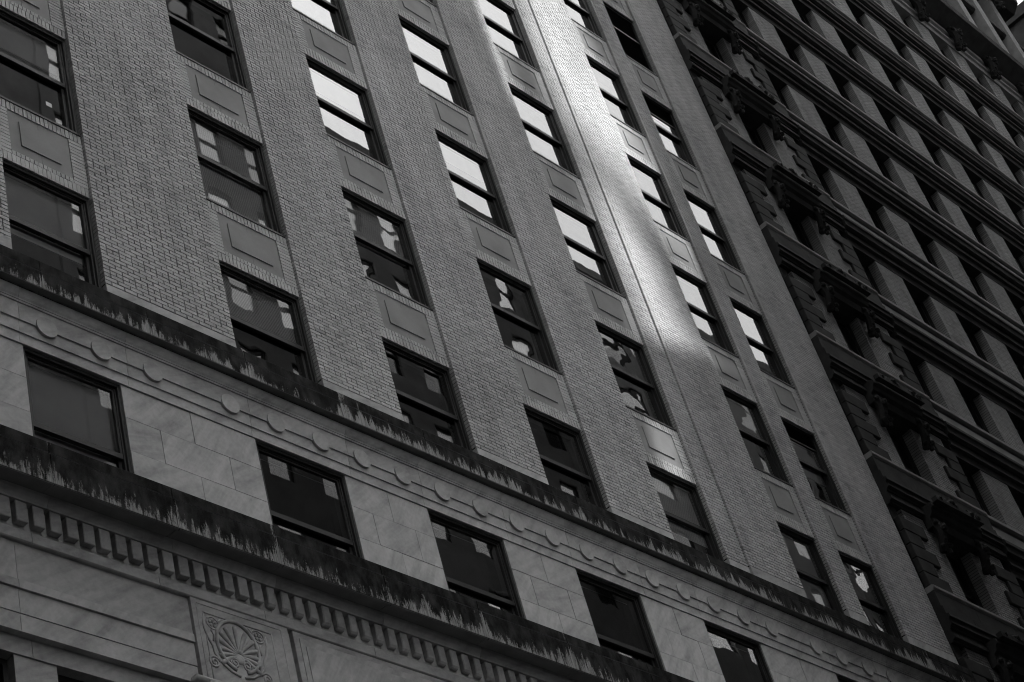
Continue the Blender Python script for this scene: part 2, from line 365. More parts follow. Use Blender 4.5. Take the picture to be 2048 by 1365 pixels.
# window storeys
def rect_frame(mb, xl, xr, zs, zh, w, wt, wb, y0, y1):
    mb.box(xl, xl + w, y0, y1, zs, zh).box(xr - w, xr, y0, y1, zs, zh)
    mb.box(xl + w, xr - w, y0, y1, zh - wt, zh)
    if wb: mb.box(xl + w, xr - w, y0, y1, zs, zs + wb)
def sash_window(parent, xl, xr, zs, zh, yo, rail, glass='glass', blind=None, head_drop=0.0, seed=0, frame_y=0.085):
    rr = random.Random(seed); zs += G; zh += G; rail += G
    f = MB(); y = yo + frame_y
    rect_frame(f, xl, xr, zs, zh, 0.045, 0.05, 0.05, y, y + 0.20)
    rect_frame(f, xl + 0.045, xr - 0.045, zs + 0.05, zh - 0.05, 0.022, 0.02, 0.0, y + 0.035, y + 0.19)
    w = f.build('window', M['frame'], parent)
    top = zh - 0.07 - head_drop
    if head_drop:
        lv = MB(); n = int(head_drop / 0.055)
        for i in range(n):
            z = zh - 0.06 - i * 0.055; lv.prism([(y + 0.05, z - 0.05), (y + 0.058, z - 0.05), (y + 0.12, z), (y + 0.112, z)], xl + 0.06, xr - 0.06)
        lv.box(xl + .06, xr - .06, y + .13, y + .14, top, zh - .05)
        lv.build('louver', M['louver'], w)
    ix0, ix1 = xl + 0.067, xr - 0.067
    up_ = MB(); rect_frame(up_, ix0, ix1, rail - 0.045, top, 0.034, 0.03, 0.075, y + 0.045, y + 0.083); up_.build('upper_sash', M['frame'], w)
    lo = MB(); rect_frame(lo, ix0, ix1, zs + 0.05, rail + 0.03, 0.046, 0.05, 0.09, y + 0.088, y + 0.128); lo.build('lower_sash', M['frame'], w)
    tilt = rr.uniform(-0.0006, 0.0006)
    p = MB(); p.quad((ix0, y + 0.064 + tilt, rail - 0.02), (ix1, y + 0.064 - tilt, rail - 0.02), (ix1, y + 0.064 - tilt, top), (ix0, y + 0.064 + tilt, top)); p.build('pane', M[glass], w)
    p = MB(); p.quad((ix0, y + 0.106, zs + 0.06), (ix1, y + 0.106, zs + 0.06), (ix1, y + 0.106, rail), (ix0, y + 0.106, rail)); p.build('pane', M[glass], w)
    if blind:
        kind, drop = blind; zb = zh - (zh - zs) * drop; b = MB()
        if kind == 'slat':
            z = zh - 0.06
            while z > zb:
                b.prism([(y + 0.160, z - 0.013), (y + 0.163, z - 0.015), (y + 0.172, z + 0.012), (y + 0.169, z + 0.014)], ix0, ix1); z -= 0.028
            b.build('blind', M['blind'], w)
        else:
            b.box(ix0, ix1, y + 0.165, y + 0.169, zb, zh - 0.02); b.box(ix0, ix1, y + 0.158, y + 0.176, zb - 0.02, zb); b.build('blind', M['shade'], w)
    return w
WIN = {}
LOOK = {(0, 0): ('shade', 0.55), (0, 1): ('shade', 0.32), (1, 1): ('slat', 0.96), (2, 1): ('slat', 0.5), (4, 0): ('slat', 0.62), (5, 0): ('shade', 0.95), (1, 0): ('slat', 0.4), (5, 1): ('shade', 0.4), (6, 1): ('shade', 0.6), (2, 2): ('shade', 0.3), (3, 2): ('shade', 0.25)}
WAVY = {(1, 0), (2, 1), (5, 1), (6, 0), (6, 1), (1, 2), (3, 1)}
for ci, (xl, xr) in enumerate(COLS):
    yo = YF if ci >= 5 else 0.0
    for r in range(ROWS):
        zs, zh = sill(r), head(r)
        if (ci, r) == (6, 5):                     # louvred opening
            f = MB(); rect_frame(f, xl, xr, zs + G, zh + G, 0.05, 0.06, 0.05, yo + 0.10, yo + 0.26)
            f.box(xl + .05, xr - .05, yo + 0.11, yo + 0.25, zh - 0.86 + G, zh - 0.80 + G)
            w = f.build('louvred_window', M['frame'], B)
            for i in range(34):
                z = zh - 0.07 - i * 0.057 + G
                s_ = MB(); s_.prism([(yo + .13, z - .05), (yo + .137, z - .052), (yo + .215, z), (yo + .208, z + .002)], xl + .05, xr - .05); s_.build('slat', M['louver'], w)
            MB().box(xl, xr, yo + .255, yo + .262, zs + G, zh + G).build('backing', M['dark_room'], w)
        else:
            w = sash_window(B, xl, xr, zs, zh, yo, zh - 0.97, 'glass_warp' if (ci, r) in {(5, 1), (6, 0), (6, 1), (4, 1)} else 'glass_wavy' if (ci, r) in WAVY else 'glass', LOOK.get((ci, r)), 0.52 if (ci, r) == (6, 4) else (0.35 if (ci, r) == (6, 1) else 0.0), ci * 10 + r)
            if (ci, r) == (0, 1): MB().box(-4.05, -3.955, yo + 0.188, yo + 0.190, 1.72 + G, 1.80 + G).build('card', M['card'], w)
        if r > 0:
            MB().prism([(D1 + yo + 0.10, zs - 0.05 + G), (D1 + yo - 0.012, zs - 0.05 + G), (D1 + yo - 0.012, zs - 0.012 + G), (D1 + yo + 0.10, zs + 0.004 + G)], xl + 0.002, xr - 0.002).build('window_sill', M['sillmetal'], w)
        # stone panel of the spandrel over this window
        zt = sill(r + 1) - 0.215 if r + 1 < ROWS else zh + 1.0
        y = D1 + yo; xa, xb = xl + 0.216, xr - 0.227; za, zb = zh + 0.258, zt
        fx0, fx1, fz0, fz1 = xa + 0.165, xb - 0.17, za + 0.165, zb - 0.147; xm = (xa + xb) / 2
        g = 0.002
        pn = MB(); pn.box(xa, fx0, y + .012, y + .09, za, zb).box(fx1, xb, y + .012, y + .09, za, zb)
        for (p0, p1) in ((fx0, xm - g), (xm + g, fx1)):
            pn.box(p0, p1, y + .012, y + .09, za, fz0).box(p0, p1, y + .012, y + .09, fz1, zb)
        for k, v in enumerate(pn.v): pn.v[k] = (v[0], v[1], v[2] + G)
        po = pn.build('spandrel_panel', M['panel'], B)
        fd = MB(); fd.box(fx0 + g, fx1 - g, y - 0.004, y + 0.08, fz0 + g + G, fz1 - g + G); fd.build('field', M['panel'], po)
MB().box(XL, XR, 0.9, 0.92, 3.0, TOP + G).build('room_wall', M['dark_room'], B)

# pier bases and the two stained ledges
for i, (x0, x1, y) in enumerate(PIERS):
    n = max(1, round((x1 - x0) / 1.6)); w = (x1 - x0) / n
    for k in range(n):
        ya = y - 0.004
        MB().box(x0 + k * w + .002, x0 + (k + 1) * w - .002, ya, 0.30, -2.06 + G, BASE_TOP - 0.004 + (0.05 if (i + k) % 2 else -0.05) * (n > 1) + G).build('base_block', M['marble'], B, bevel=0.004)
UJ = [-11.6, -9.9, -8.1, -6.5, -4.84, -3.24, -1.646, 0.0, 1.62, 3.24, 4.86, 6.46, 8.1, 9.7, 11.3, 12.9, 14.5, 16.02]
M['ledge_up'] = mat_stained('upper_ledge_stone', 0.36, -2.49 + G, -2.17 + G, -2.0 + G, UJ[4:-1], 1.0)
def ledge(name, joints, prof, mat, parent):
    for a, b in zip(joints[:-1], joints[1:]):
        MB().prism([(y, z + G) for y, z in prof], a + 0.003, b - 0.003).build(name, mat, parent, bevel=0.006)
ledge('ledge_stone', UJ, [(0.25, -1.97), (-0.17, -1.985), (-0.205, -2.02), (-0.205, -2.185), (-0.194, -2.192), (-0.194, -2.200), (-0.212, -2.21), (-0.212, -2.49), (-0.185, -2.49), (-0.185, -2.468), (-0.10, -2.468), (-0.10, -2.50), (0.25, -2.50)], M['ledge_up'], B)
FJ = [-12.0, -8.6, -6.9]
for xl, xr in COLS: FJ += [xl - 0.05, xr + 0.11]
FJ += [16.0]
for a, b in zip(FJ[:-1], FJ[1:]):
    MB().prism([(y, z + G) for y, z in [(0.3, -2.502), (-0.108, -2.502), (-0.098, -2.56), (-0.080, -2.615), (-0.060, -2.645), (-0.072, -2.648), (-0.072, -2.668), (-0.062, -2.672), (-0.062, -2.700), (-0.046, -2.704), (-0.046, -2.972), (-0.026, -2.972), (-0.026, -3.160), (-0.008, -3.160), (-0.008, -3.318), (0.3, -3.318)]], a + 0.0025, b - 0.0025).build('frieze_stone', M['marble'], B)
DISC = [-8.6, -7.85, -7.1, -6.3, -5.5, -4.72, -3.935, -3.153, -1.925, -1.161, -0.385, 0.36, 1.118, 1.879, 2.639, 3.399, 4.164, 4.922, 5.685, 6.448, 7.205, 7.97, 8.746, 9.505, 10.736, 11.485, 12.25, 13.0, 13.75, 14.5, 15.3]
dm = MB(); dm.plate([(0.148 * math.cos(t * 2 * math.pi / 40), 0.148 * math.sin(t * 2 * math.pi / 40)) for t in range(40)], -0.064, -0.02); dmesh = dm.mesh('frieze_disc', M['marble'])
for x in DISC: link('frieze_disc', dmesh, B, 0.0, (x, 0, -2.94 + G))
# ashlar of the marble storey
SW = COLS; CZ = [(-3.322, -3.835), (-3.835, -4.355), (-4.355, -4.875), (-4.875, -5.30)]
edges = [XL] + [v for c in SW for v in c] + [15.98]
backing = MB()
for a, b in zip(edges[0::2], edges[1::2]):
    backing.box(a + 0.01, b - 0.01, 0.02, 0.40, -5.6 + G, -3.31 + G)
    for k, (zt, zb) in enumerate(CZ):
        m = (a + b) / 2; w = b - a
        if w > 4: xs = [a] + [a + (0.8 if k % 2 else 1.4) + 1.25 * q for q in range(int((w - 1.4) / 1.25))] + [b]
        elif w < 0.9: xs = [a, b]
        else: xs = [a, m, b] if k % 2 == 0 else [a, m - 0.255 * w, m + 0.255 * w, b]
        for p, q in zip(xs[:-1], xs[1:]):
            y = 0.009 + random.uniform(-.003, .003)
            MB().box(p + (0.0022 if p != a else 0), q - (0.0022 if q != b else 0), y, 0.22, zb + 0.002 + G, zt - 0.002 + G).build('stone_block', M['marble'], B, bevel=0.002)
backing.build('wall', M['mortar'], B)
for ci, (xl, xr) in enumerate(SW):
    sash_window(B, xl, xr, -5.24, -3.318, 0, -4.42, {2: 'glass_warp', 3: 'glass_wavy', 4: 'glass_wavy'}.get(ci, 'glass'), {0: ('shade', 0.62)}.get(ci), 0.0, 300 + ci, 0.035)
LJ = [-11.9, -10.0, -8.1, -6.6, -5.23, -3.55, -2.02, -0.28, 1.44, 3.16, 4.88, 6.6, 8.32, 10.04, 11.76, 13.48, 16.05]
M['ledge_lo'] = mat_stained('lower_ledge_stone', 0.32, -5.80 + G, -5.37 + G, -5.2 + G, LJ[3:-1], 0.75)
ledge('cornice_stone', LJ, [(0.25, -5.15), (-0.40, -5.165), (-0.445, -5.20), (-0.445, -5.352), (-0.43, -5.36), (-0.43, -5.368), (-0.46, -5.378), (-0.46, -5.80), (-0.475, -5.805), (-0.475, -5.825), (-0.445, -5.83), (-0.43, -5.79), (-0.25, -5.78), (0.25, -5.78)], M['ledge_lo'], B)
for a, b in zip(LJ[:-1], LJ[1:]):
    MB().prism([(y, z + G) for y, z in [(0.2, -5.782), (-0.252, -5.782), (-0.250, -5.82), (-0.225, -5.865), (-0.205, -5.905), (-0.20, -5.925), (0.2, -5.925)]], a + .09, b + .085).build('bed_mould', M['marble'], B)
dn = MB(); dn.box(-0.074, 0.074, -0.19, -0.10, -6.2, -5.93); dent = dn.mesh('dentil', M['marble'])
dn = MB(); dn.prism([(-0.10, -5.93), (-0.19, -5.93), (-0.188, -6.10), (-0.178, -6.165), (-0.15, -6.2), (-0.10, -6.2)], -0.062, 0.062); dent_worn = dn.mesh('dentil', M['marble'])
x = -5.45 - 0.2165 * 20
i = 0
while x < 15.9:
    worn = x > -2.1
    if x > -6.2: o = link('dentil', dent_worn if worn else dent, B, 0.008 if not worn else 0.012, (x - 0.02, 0, G))
    x += 0.2165; i += 1
for a, b in zip(LJ[:-1], LJ[1:]):
    MB().box(a + .05, b + .046, -0.102, 0.2, -6.262 + G, -5.927 + G).build('frieze_stone', M['marble'], B)
    MB().prism([(y, z + G) for y, z in [(0.2, -6.264), (-0.13, -6.264), (-0.136, -6.275), (-0.136, -6.40), (-0.12, -6.412), (0.2, -6.412)]], a - .1, b - .104).build('band_stone', M['marble'], B, bevel=0.003)
PJ0, PJ1 = -3.235, -1.80
def slab(name, x0, x1, y, z0, z1, step): 
    n = max(1, round((x1 - x0) / step)); w = (x1 - x0) / n
    for k in range(n): MB().box(x0 + k * w + .0015, x0 + (k + 1) * w - .0015, y, 0.2, z0 + G, z1 + G).build(name, M['marble'], B, bevel=0.002)
for (x0, x1) in ((-8.9, -5.53), (-5.53, PJ0)):
    slab('frieze_slab', x0, x1, -0.085, -6.905, -6.415, 9)
    slab('band_stone', x0, x1, -0.100, -7.015, -6.909, 9)
    slab('frieze_slab', x0, x1, -0.075, -7.320, -7.019, 9)
    slab('frieze_slab', x0, x1, -0.068, -7.545, -7.324, 9)
for (x0, x1) in ((-9.0, -5.36), (-5.36, -3.25)): slab('lintel', x0, x1, 0.012, -7.77, -7.549, 9)
for (x0, x1) in ((-7.9, -6.4), (-5.585, -5.065), ): MB().box(x0, x1, 0.03, 0.4, -12 + G, -7.775 + G).build('window_pier', M['marble'], B)
for (x0, x1) in ((-6.4, -5.585), (-5.065, -3.3)):
    f = MB(); rect_frame(f, x0, x1, -11 + G, -7.775 + G, 0.06, 0.07, 0.06, 0.14, 0.3); w = f.build('window', M['frame'], B)
    MB().box(x0 + .06, x1 - .06, .2, .21, -10.9 + G, -7.84 + G).build('pane', M['dark_room'], w)
MB().box(XL, XR, 0.21, 0.42, 0.0, -5.6 + G).build('wall', M['panel'], B)
# carved pilaster head with its palmette
MB().box(PJ0, PJ1, -0.128, 0.2, -7.62 + G, -6.416 + G).build('pilaster_block', M['marble'], B, bevel=0.003)
cp = MB(); Y = -0.131
def line(mb, pts, r, flat=0.8, taper=None, sides=6, y=Y): mb.tube([(px, y, pz + G) for px, pz in pts], r, sides, taper, flat)
rect = lambda x0, x1, z0, z1: [((x0, z1), (x1, z1)), ((x1, z1), (x1, z0)), ((x0, z0), (x0, z1)), ((x0, z0), (x1, z0))]
def ell(cx, cz, rx, rz, a0, a1, n=28): return [(cx + rx * math.cos(a0 + (a1 - a0) * i / n), cz + rz * math.sin(a0 + (a1 - a0) * i / n)) for i in range(n + 1)]
def spiral(cx, cz, r0, turns, a0, d=1, n=30): return [(cx + r0 * (1 - 0.85 * i / n) * math.cos(a0 + d * turns * 2 * math.pi * i / n), cz + r0 * (1 - 0.85 * i / n) * math.sin(a0 + d * turns * 2 * math.pi * i / n)) for i in range(n + 1)]
CX = -2.645
for (p, q) in rect(-3.165, -1.915, -7.7, -6.48): line(cp, [p, q], 0.006, 0.5)
for (p, q) in rect(-3.085, -2.08, -7.7, -6.585): line(cp, [p, q], 0.010, 0.7)
egg = [(CX + (0.295 + 0.02 * math.sin(a)) * math.cos(a), -6.925 + 0.345 * math.sin(a) - 0.04 * math.cos(a) ** 2) for a in [R(-118 + 356 * i / 44 * 0.9 + 18) for i in range(45)]]
egg = [(CX + 0.30 * math.cos(t), -6.94 + (0.35 if math.sin(t) > 0 else 0.33) * math.sin(t)) for t in [R(-75 - 0 + 330 * i / 44) for i in range(45)]]
line(cp, egg, 0.026, 0.9)
for k in range(-6, 7):                                  # fan of petals
    a = R(90 - k * 17.5); ln = 0.36 - 0.014 * abs(k) * 1.2; ex, ez = math.cos(a), math.sin(a)
    lim = 1.0 / math.sqrt((ex / 0.25) ** 2 + (ez / 0.40) ** 2) if ez > 0 else 0.24
    ln = min(ln, lim); sgn = -1 if k < 0 else 1
    pts = []
    for i in range(9):
        t = i / 8; bend = 0.05 * sgn * (t ** 2) * (1 if k else 0)
        pts.append((CX + ex * (0.04 + ln * t) * 1.0 + abs(ez) * bend * 0.8, -7.06 + ez * (0.04 + ln * t) - (0.10 * t * t * abs(k) / 6)))
    line(cp, pts, 0.036, 0.7, lambda t: 0.35 + 0.75 * t if t < 0.85 else 0.9)
for sx, sz_, r0, a0, d in ((CX - 0.085, -7.17, 0.07, 0.6, 1), (CX + 0.10, -7.16, 0.085, 2.5, -1), (-3.03, -7.24, 0.085, 0.3, 1), (-2.27, -7.26, 0.085, 2.8, -1)):
    line(cp, spiral(sx, sz_, r0, 1.9, a0, d), 0.015, 0.8)
for rx_, rz_ in ((-2.965, -6.70), (-2.30, -6.69)):       # rosettes in the corners
    line(cp, ell(rx_, rz_, 0.085, 0.08, 0, 2 * math.pi), 0.012, 0.8)
    for k in range(5):
        a = 2 * math.pi * k / 5 + 0.3; cp.blob((rx_ + 0.04 * math.cos(a), Y, rz_ + 0.04 * math.sin(a) + G), (0.026, 0.014, 0.026), 7, 4)
    cp.blob((rx_, Y - .004, rz_ + G), (0.016, 0.016, 0.016), 7, 4)
for s_ in (-1, 1):
    line(cp, [(CX + s_ * v[0], v[1]) for v in ((0.45, -6.66), (0.455, -6.80), (0.42, -6.93), (0.37, -7.02), (0.36, -7.11), (0.30, -7.20), (0.16, -7.30), (0.03, -7.335))], 0.018, 0.8)
    line(cp, [(CX + s_ * v[0], v[1]) for v in ((0.36, -6.80), (0.33, -6.86), (0.35, -6.95))], 0.014, 0.8)
    line(cp, [(CX + s_ * v[0], v[1]) for v in ((0.20, -6.62), (0.25, -6.66), (0.22, -6.70))], 0.013, 0.8)
cp.blob((CX, Y, -7.10 + G), (0.075, 0.022, 0.07), 10, 6)
cp.build('carved_palmette', M['marble'], B, smooth=True)
for x0, x1 in ((PJ1 + 0.085, 3.0), (3.0, 8.0), (8.0, 15.9)):
    MB().box(x0, x1 - .004, -0.118, 0.2, -7.62 + G, -6.416 + G).build('pilaster_block', M['marble'], B, bevel=0.003)
    MB().box(x0 + 0.085, x1 - .09, -0.128, -0.1, -7.62 + G, -6.500 + G).build('raised_panel', M['marble'], B, bevel=0.002)
    MB().box(x0 + 0.16, x1 - .16, -0.140, -0.1, -7.62 + G, -6.600 + G).build('raised_panel', M['marble'], B, bevel=0.002)
MB().box(PJ1 + .001, PJ1 + .084, -0.055, 0.2, -7.62 + G, -6.416 + G).build('pilaster_block', M['marble'], B)
cap = MB(); random.seed(21)
cap.prism([(y, z + G) for y, z in [(0.1, -7.50), (-0.16, -7.50), (-0.19, -7.54), (-0.17, -7.60), (0.1, -7.60)]], -3.36, -2.5)
for k in range(30): cap.blob((-3.35 + 0.85 * random.random(), -0.17 + random.uniform(-.02, .02), -7.55 + G + random.uniform(-.06, .05)), [random.uniform(.02, .045)] * 3, 7, 5, 0.15)
cap.build('carved_capital', M['marble'], B, smooth=True)

# ================================================================== the dark ornate building on the right
C = thing('ornate_office_building', 'dark sooty office building with stone string courses, quoins and carved window hoods', 'building', (35.0, 0.0, 0.0))
NX0, NP, NW, NZ0, NH, NO = 21.59, 2.466, 1.19, 15.19, 3.371, 1.72
YN = -0.10; NI = 12; JS = range(-7, 6)
nb = Bricks(); nw = MB()
def nz(j): return NZ0 + NH * j
for j in JS:
    zh = nz(j); zb = zh - NO
    for i in range(NI):
        x0 = NX0 + NP * i; nb.wall(x0, x0 + NW, zb, zh, YN, 0.24, 900 + j * 20 + i)
        nw.box(x0 + .006, x0 + NW - .006, YN + .008, .8, zb - 0.1 + G, zh + 0.1 + G)
    # the quoined end bay
    for (a, b) in ((16.42, 17.57), (18.80, 20.2)):
        nb.wall(a, b, zb, zh + 0.35, YN, 0.24, 700 + j + int(a)); nw.box(a + .006, b - .006, YN + .008, .8, zb - .1 + G, zh + .4 + G)
    nw.box(16.02, 20.44, YN + .3, .8, zh + .3 + G, zh + 1.7 + G)
    nw.box(20.44, NX0 + NP * NI, YN + .1, .8, zh + .05 + G, zh + 1.6 + G)
nwo = nw.build('wall', M['n_mortar'], C)
nsz = seen_size(nb.r); nsz[np.array([r[0] < 16.95 for r in nb.r])] = -1; nsingle = set(np.argsort(-nsz)[:300].tolist()); single_bricks(nb.r, nsingle, M['n_brick'], nwo)
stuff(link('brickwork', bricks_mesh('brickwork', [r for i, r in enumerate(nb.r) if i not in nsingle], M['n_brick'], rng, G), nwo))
# windows of the grid and of the end bay
fm = MB(); w_ = NP - NW; rect_frame(fm, 0, w_, 0, NO, 0.07, 0.08, 0.06, 0.22, 0.42); fm.box(.07, w_ - .07, .25, .33, NO * .5 - .04, NO * .5 + .04); fmesh = fm.mesh('window', M['frame'])
pm = MB(); pm.quad((0.05, 0.32, 0.03), (w_ - .05, 0.32, 0.03), (w_ - .05, 0.32, NO - .03), (0.05, 0.32, NO - .03)); pmesh = pm.mesh('pane', M['n_void'])
for j in JS:
    for i in range(NI):
        if j == 5 and i > 8: pass
        xw = NX0 + NP * i - w_
        wo_ = link('window', fmesh, C, loc=(xw, 0, nz(j) - NO + G)); po_ = link('pane', pmesh); po_.parent = wo_
    wb = MB(); rect_frame(wb, 17.57, 18.80, nz(j) - NO + G, nz(j) + .1 + G, .07, .08, .06, .2, .4); wb.box(17.64, 18.73, .24, .32, nz(j) - .95 + G, nz(j) - .87 + G)
    wo_ = wb.build('window', M['frame'], C)
    MB().box(17.6, 18.77, .3, .31, nz(j) - NO + G, nz(j) + .05 + G).build('pane', M['n_void'], wo_)
# string courses between the storeys
xe = NX0 + NP * NI
def stones(name, prof, x0, x1, mat, step, jit=0):
    n = max(1, round((x1 - x0) / step)); w = (x1 - x0) / n
    for k in range(n): MB().prism([(y, z + G) for y, z in prof], x0 + k * w + .003, x0 + (k + 1) * w - .003).build(name, mat, C)
for j in JS:
    z = nz(j - 1)                                    # head of the storey below; sill line at nz(j)-NO
    s = nz(j) - NO; x0 = 20.46
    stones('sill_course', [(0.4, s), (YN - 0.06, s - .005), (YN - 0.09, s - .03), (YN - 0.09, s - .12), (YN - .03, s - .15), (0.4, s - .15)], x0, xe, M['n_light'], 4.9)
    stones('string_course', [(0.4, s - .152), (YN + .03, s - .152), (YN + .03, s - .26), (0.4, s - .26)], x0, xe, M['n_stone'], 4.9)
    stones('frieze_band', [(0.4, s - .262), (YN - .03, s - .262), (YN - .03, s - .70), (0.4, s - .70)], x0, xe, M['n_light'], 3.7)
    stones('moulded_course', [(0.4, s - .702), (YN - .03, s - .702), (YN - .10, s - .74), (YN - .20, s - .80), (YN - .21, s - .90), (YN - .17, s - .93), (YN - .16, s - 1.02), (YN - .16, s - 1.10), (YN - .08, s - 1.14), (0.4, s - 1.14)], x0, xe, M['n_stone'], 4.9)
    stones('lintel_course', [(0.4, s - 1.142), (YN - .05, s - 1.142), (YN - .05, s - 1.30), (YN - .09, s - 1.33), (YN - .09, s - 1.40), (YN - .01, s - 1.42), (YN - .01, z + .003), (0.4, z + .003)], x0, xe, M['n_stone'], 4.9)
    # end bay belt, hood and quoins
    xb0, xb1 = 16.02, 20.44
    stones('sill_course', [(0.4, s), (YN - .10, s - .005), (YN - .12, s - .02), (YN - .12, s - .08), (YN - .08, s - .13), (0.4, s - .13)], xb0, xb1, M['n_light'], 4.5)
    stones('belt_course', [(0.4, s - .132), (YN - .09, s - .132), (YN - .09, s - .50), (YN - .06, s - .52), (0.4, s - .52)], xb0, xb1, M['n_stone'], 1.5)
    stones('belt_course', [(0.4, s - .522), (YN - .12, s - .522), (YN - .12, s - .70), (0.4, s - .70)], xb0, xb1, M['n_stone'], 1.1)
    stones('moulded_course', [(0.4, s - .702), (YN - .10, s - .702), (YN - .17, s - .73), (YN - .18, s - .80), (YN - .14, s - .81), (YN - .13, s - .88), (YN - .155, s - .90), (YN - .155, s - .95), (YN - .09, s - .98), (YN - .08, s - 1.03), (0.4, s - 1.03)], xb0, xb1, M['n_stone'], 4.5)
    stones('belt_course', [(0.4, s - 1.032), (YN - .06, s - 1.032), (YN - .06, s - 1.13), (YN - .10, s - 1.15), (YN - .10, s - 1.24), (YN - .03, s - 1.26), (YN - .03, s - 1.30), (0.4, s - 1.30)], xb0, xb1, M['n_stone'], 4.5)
    stones('window_hood', [(0.2, z + .62), (YN - .32, z + .60), (YN - .33, z + .50), (YN - .28, z + .46), (YN - .25, z + .36), (YN - .17, z + .31), (YN - .15, z + .10), (YN + .12, z + .06), (0.2, z + .06)], 17.22, 19.15, M['n_stone'], 4)
    for q in range(5):
        zt = s - 1.30 - 0.345 * q if False else (nz(j) - NO + 0.004 + 0.345 * (4 - q) + .345)
        ln = 0.90 if q % 2 == 0 else 0.57
        MB().box(16.03, 16.03 + ln, YN - .065, .3, zt - .345 + .006 + G, zt - .006 + G).build('quoin', M['n_stone'], C, bevel=0.014)
        MB().box(20.44 - ln * .95, 20.44, YN - .065, .3, zt - .345 + .006 + G, zt - .006 + G).build('quoin', M['n_stone'], C, bevel=0.014)
br = MB(); random.seed(3)
br.tube([(0, YN - .05 - .17 * math.sin(t * 3.0) * (1 - t * .5), 0.25 - t * .8) for t in [i / 10 for i in range(11)]], 0.13, 8, lambda t: 1.1 - .5 * t)
for k in range(26):
    t = random.random(); br.blob((random.uniform(-.12, .12), YN - .10 - .2 * math.sin(t * 3) * (1 - .4 * t) + random.uniform(-.05, .03), .25 - t * .8), [random.uniform(.035, .075)] * 3, 6, 4, .15)
brm = br.mesh('carved_bracket', M['n_stone'])
cr = MB()
for k in range(34):
    t = random.uniform(-1, 1); cr.blob((t * .85, YN - .40 + random.uniform(-.05, .05), .02 + .22 * (1 - abs(t)) * random.random()), [random.uniform(.04, .09)] * 3, 6, 4, .2)
cr.box(-.9, .9, YN - .46, YN - .34, -.05, .06)
crm = cr.mesh('carved_crest', M['n_stone'])
for j in JS:
    for x in (17.38, 19.0): link('carved_bracket', brm, C, loc=(x, 0, nz(j) + .08 + G))
    link('carved_crest', crm, C, loc=(18.2, 0, nz(j) + .64 + G))
# upper cornice and attic
zc = nz(5)
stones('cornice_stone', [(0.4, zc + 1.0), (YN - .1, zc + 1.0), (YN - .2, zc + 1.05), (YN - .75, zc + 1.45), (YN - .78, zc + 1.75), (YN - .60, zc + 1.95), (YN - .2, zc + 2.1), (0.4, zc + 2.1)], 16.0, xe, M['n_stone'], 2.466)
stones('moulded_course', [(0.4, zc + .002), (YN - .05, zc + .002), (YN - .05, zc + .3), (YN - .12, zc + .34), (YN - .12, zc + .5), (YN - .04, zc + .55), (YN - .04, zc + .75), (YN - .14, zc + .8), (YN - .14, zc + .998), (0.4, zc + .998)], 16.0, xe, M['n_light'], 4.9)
for i in range(NI): link('carved_bracket', brm, C, loc=(NX0 + NP * i + .6, 0, zc + .75 + G)).scale = (1.7, 1.5, 1.35)
MB().box(16.0, xe, 0.5, 1.2, zc + 2.0 + G, zc + 11.5 + G).build('attic_wall', M['n_stone'], C)
for i in range(NI):
    xa = NX0 + NP * i + .25
    MB().box(xa, xa + .62, YN + .02, 0.7, zc + 2.1 + G, zc + 10.3 + G).build('pilaster', M['n_light'], C)
    MB().box(xa + .9, xa + 2.2, .3, .6, zc + 2.4 + G, zc + 9.6 + G).build('window', M['n_stone'], C)
    link('carved_bracket', brm, C, loc=(xa + .3, 0, zc + 10.4 + G)).scale = (2.0, 1.5, 1.6)
for q, zz in enumerate((zc + 4.9, zc + 7.6)):
    stones('string_course', [(0.5, zz), (YN + .25, zz), (YN + .12, zz + .1), (YN + .12, zz + .35), (YN + .25, zz + .45), (0.5, zz + .45)], 16.0, xe, M['n_stone'], 4.9)
stones('cornice_stone', [(0.5, zc + 10.6), (YN - .1, zc + 10.6), (YN - .5, zc + 11.0), (YN - .55, zc + 11.4), (0.5, zc + 11.6)], 16.0, xe + .3, M['n_stone'], 4.9)
MB().box(16.03, 16.3, YN + .05, 1.0, 0, zc + 2 + G).build('wall', M['n_stone'], C)
MB().box(16.05, xe, 0.45, 12.0, 0, zc + 11.5 + G).build('wall', M['n_void'], C)

# building beyond it, its flank just inside the top right corner
K = thing('corner_building', 'plain dark building flank at the far top right corner beside the sky', 'building', (62, 0, 0))
MB().box(53.6, 72, -16.0, 12, 0, 44.15 + G).build('wall', M['n_stone'], K)
MB().box(53.4, 72, -16.3, 12, 44.15 + G, 44.75 + G).build('roof_edge', M['n_stone'], K)

# ================================================================== the other side of the street (seen in the window glass) and unseen towers added to shade the front
M['o_wall'] = mat_plain('opposite_wall', 0.32, 0.85, 0.25, 1.0, 0.1)
M['o_pale'] = mat_plain('opposite_pale_wall', 0.5, 0.85, 0.2, 1.0, 0.1)
M['o_dark'] = mat_plain('opposite_dark_wall', 0.22, 0.85, 0.25, 1.0, 0.1)
M['o_blind'] = mat_plain('white_blind', 0.85, 0.8, 0.1, 1.0, 0.02, 0.0)
for _n, _e in (('o_glow0', 0.14), ('o_glow1', 0.24), ('o_glow2', 0.34)):
    M[_n] = mat_simple('added_blind_glow', 0.6, 0.8); _p = M[_n].node_tree.nodes['Principled BSDF']; _p.inputs['Emission Color'].default_value = (1, 1, 1, 1); _p.inputs['Emission Strength'].default_value = _e  # glow added to blinds opposite, brightens their reflection in the panes
M['tower'] = mat_plain('tower_wall', 0.25, 0.8, 0.15, 0.5, 0.05, 0.0)
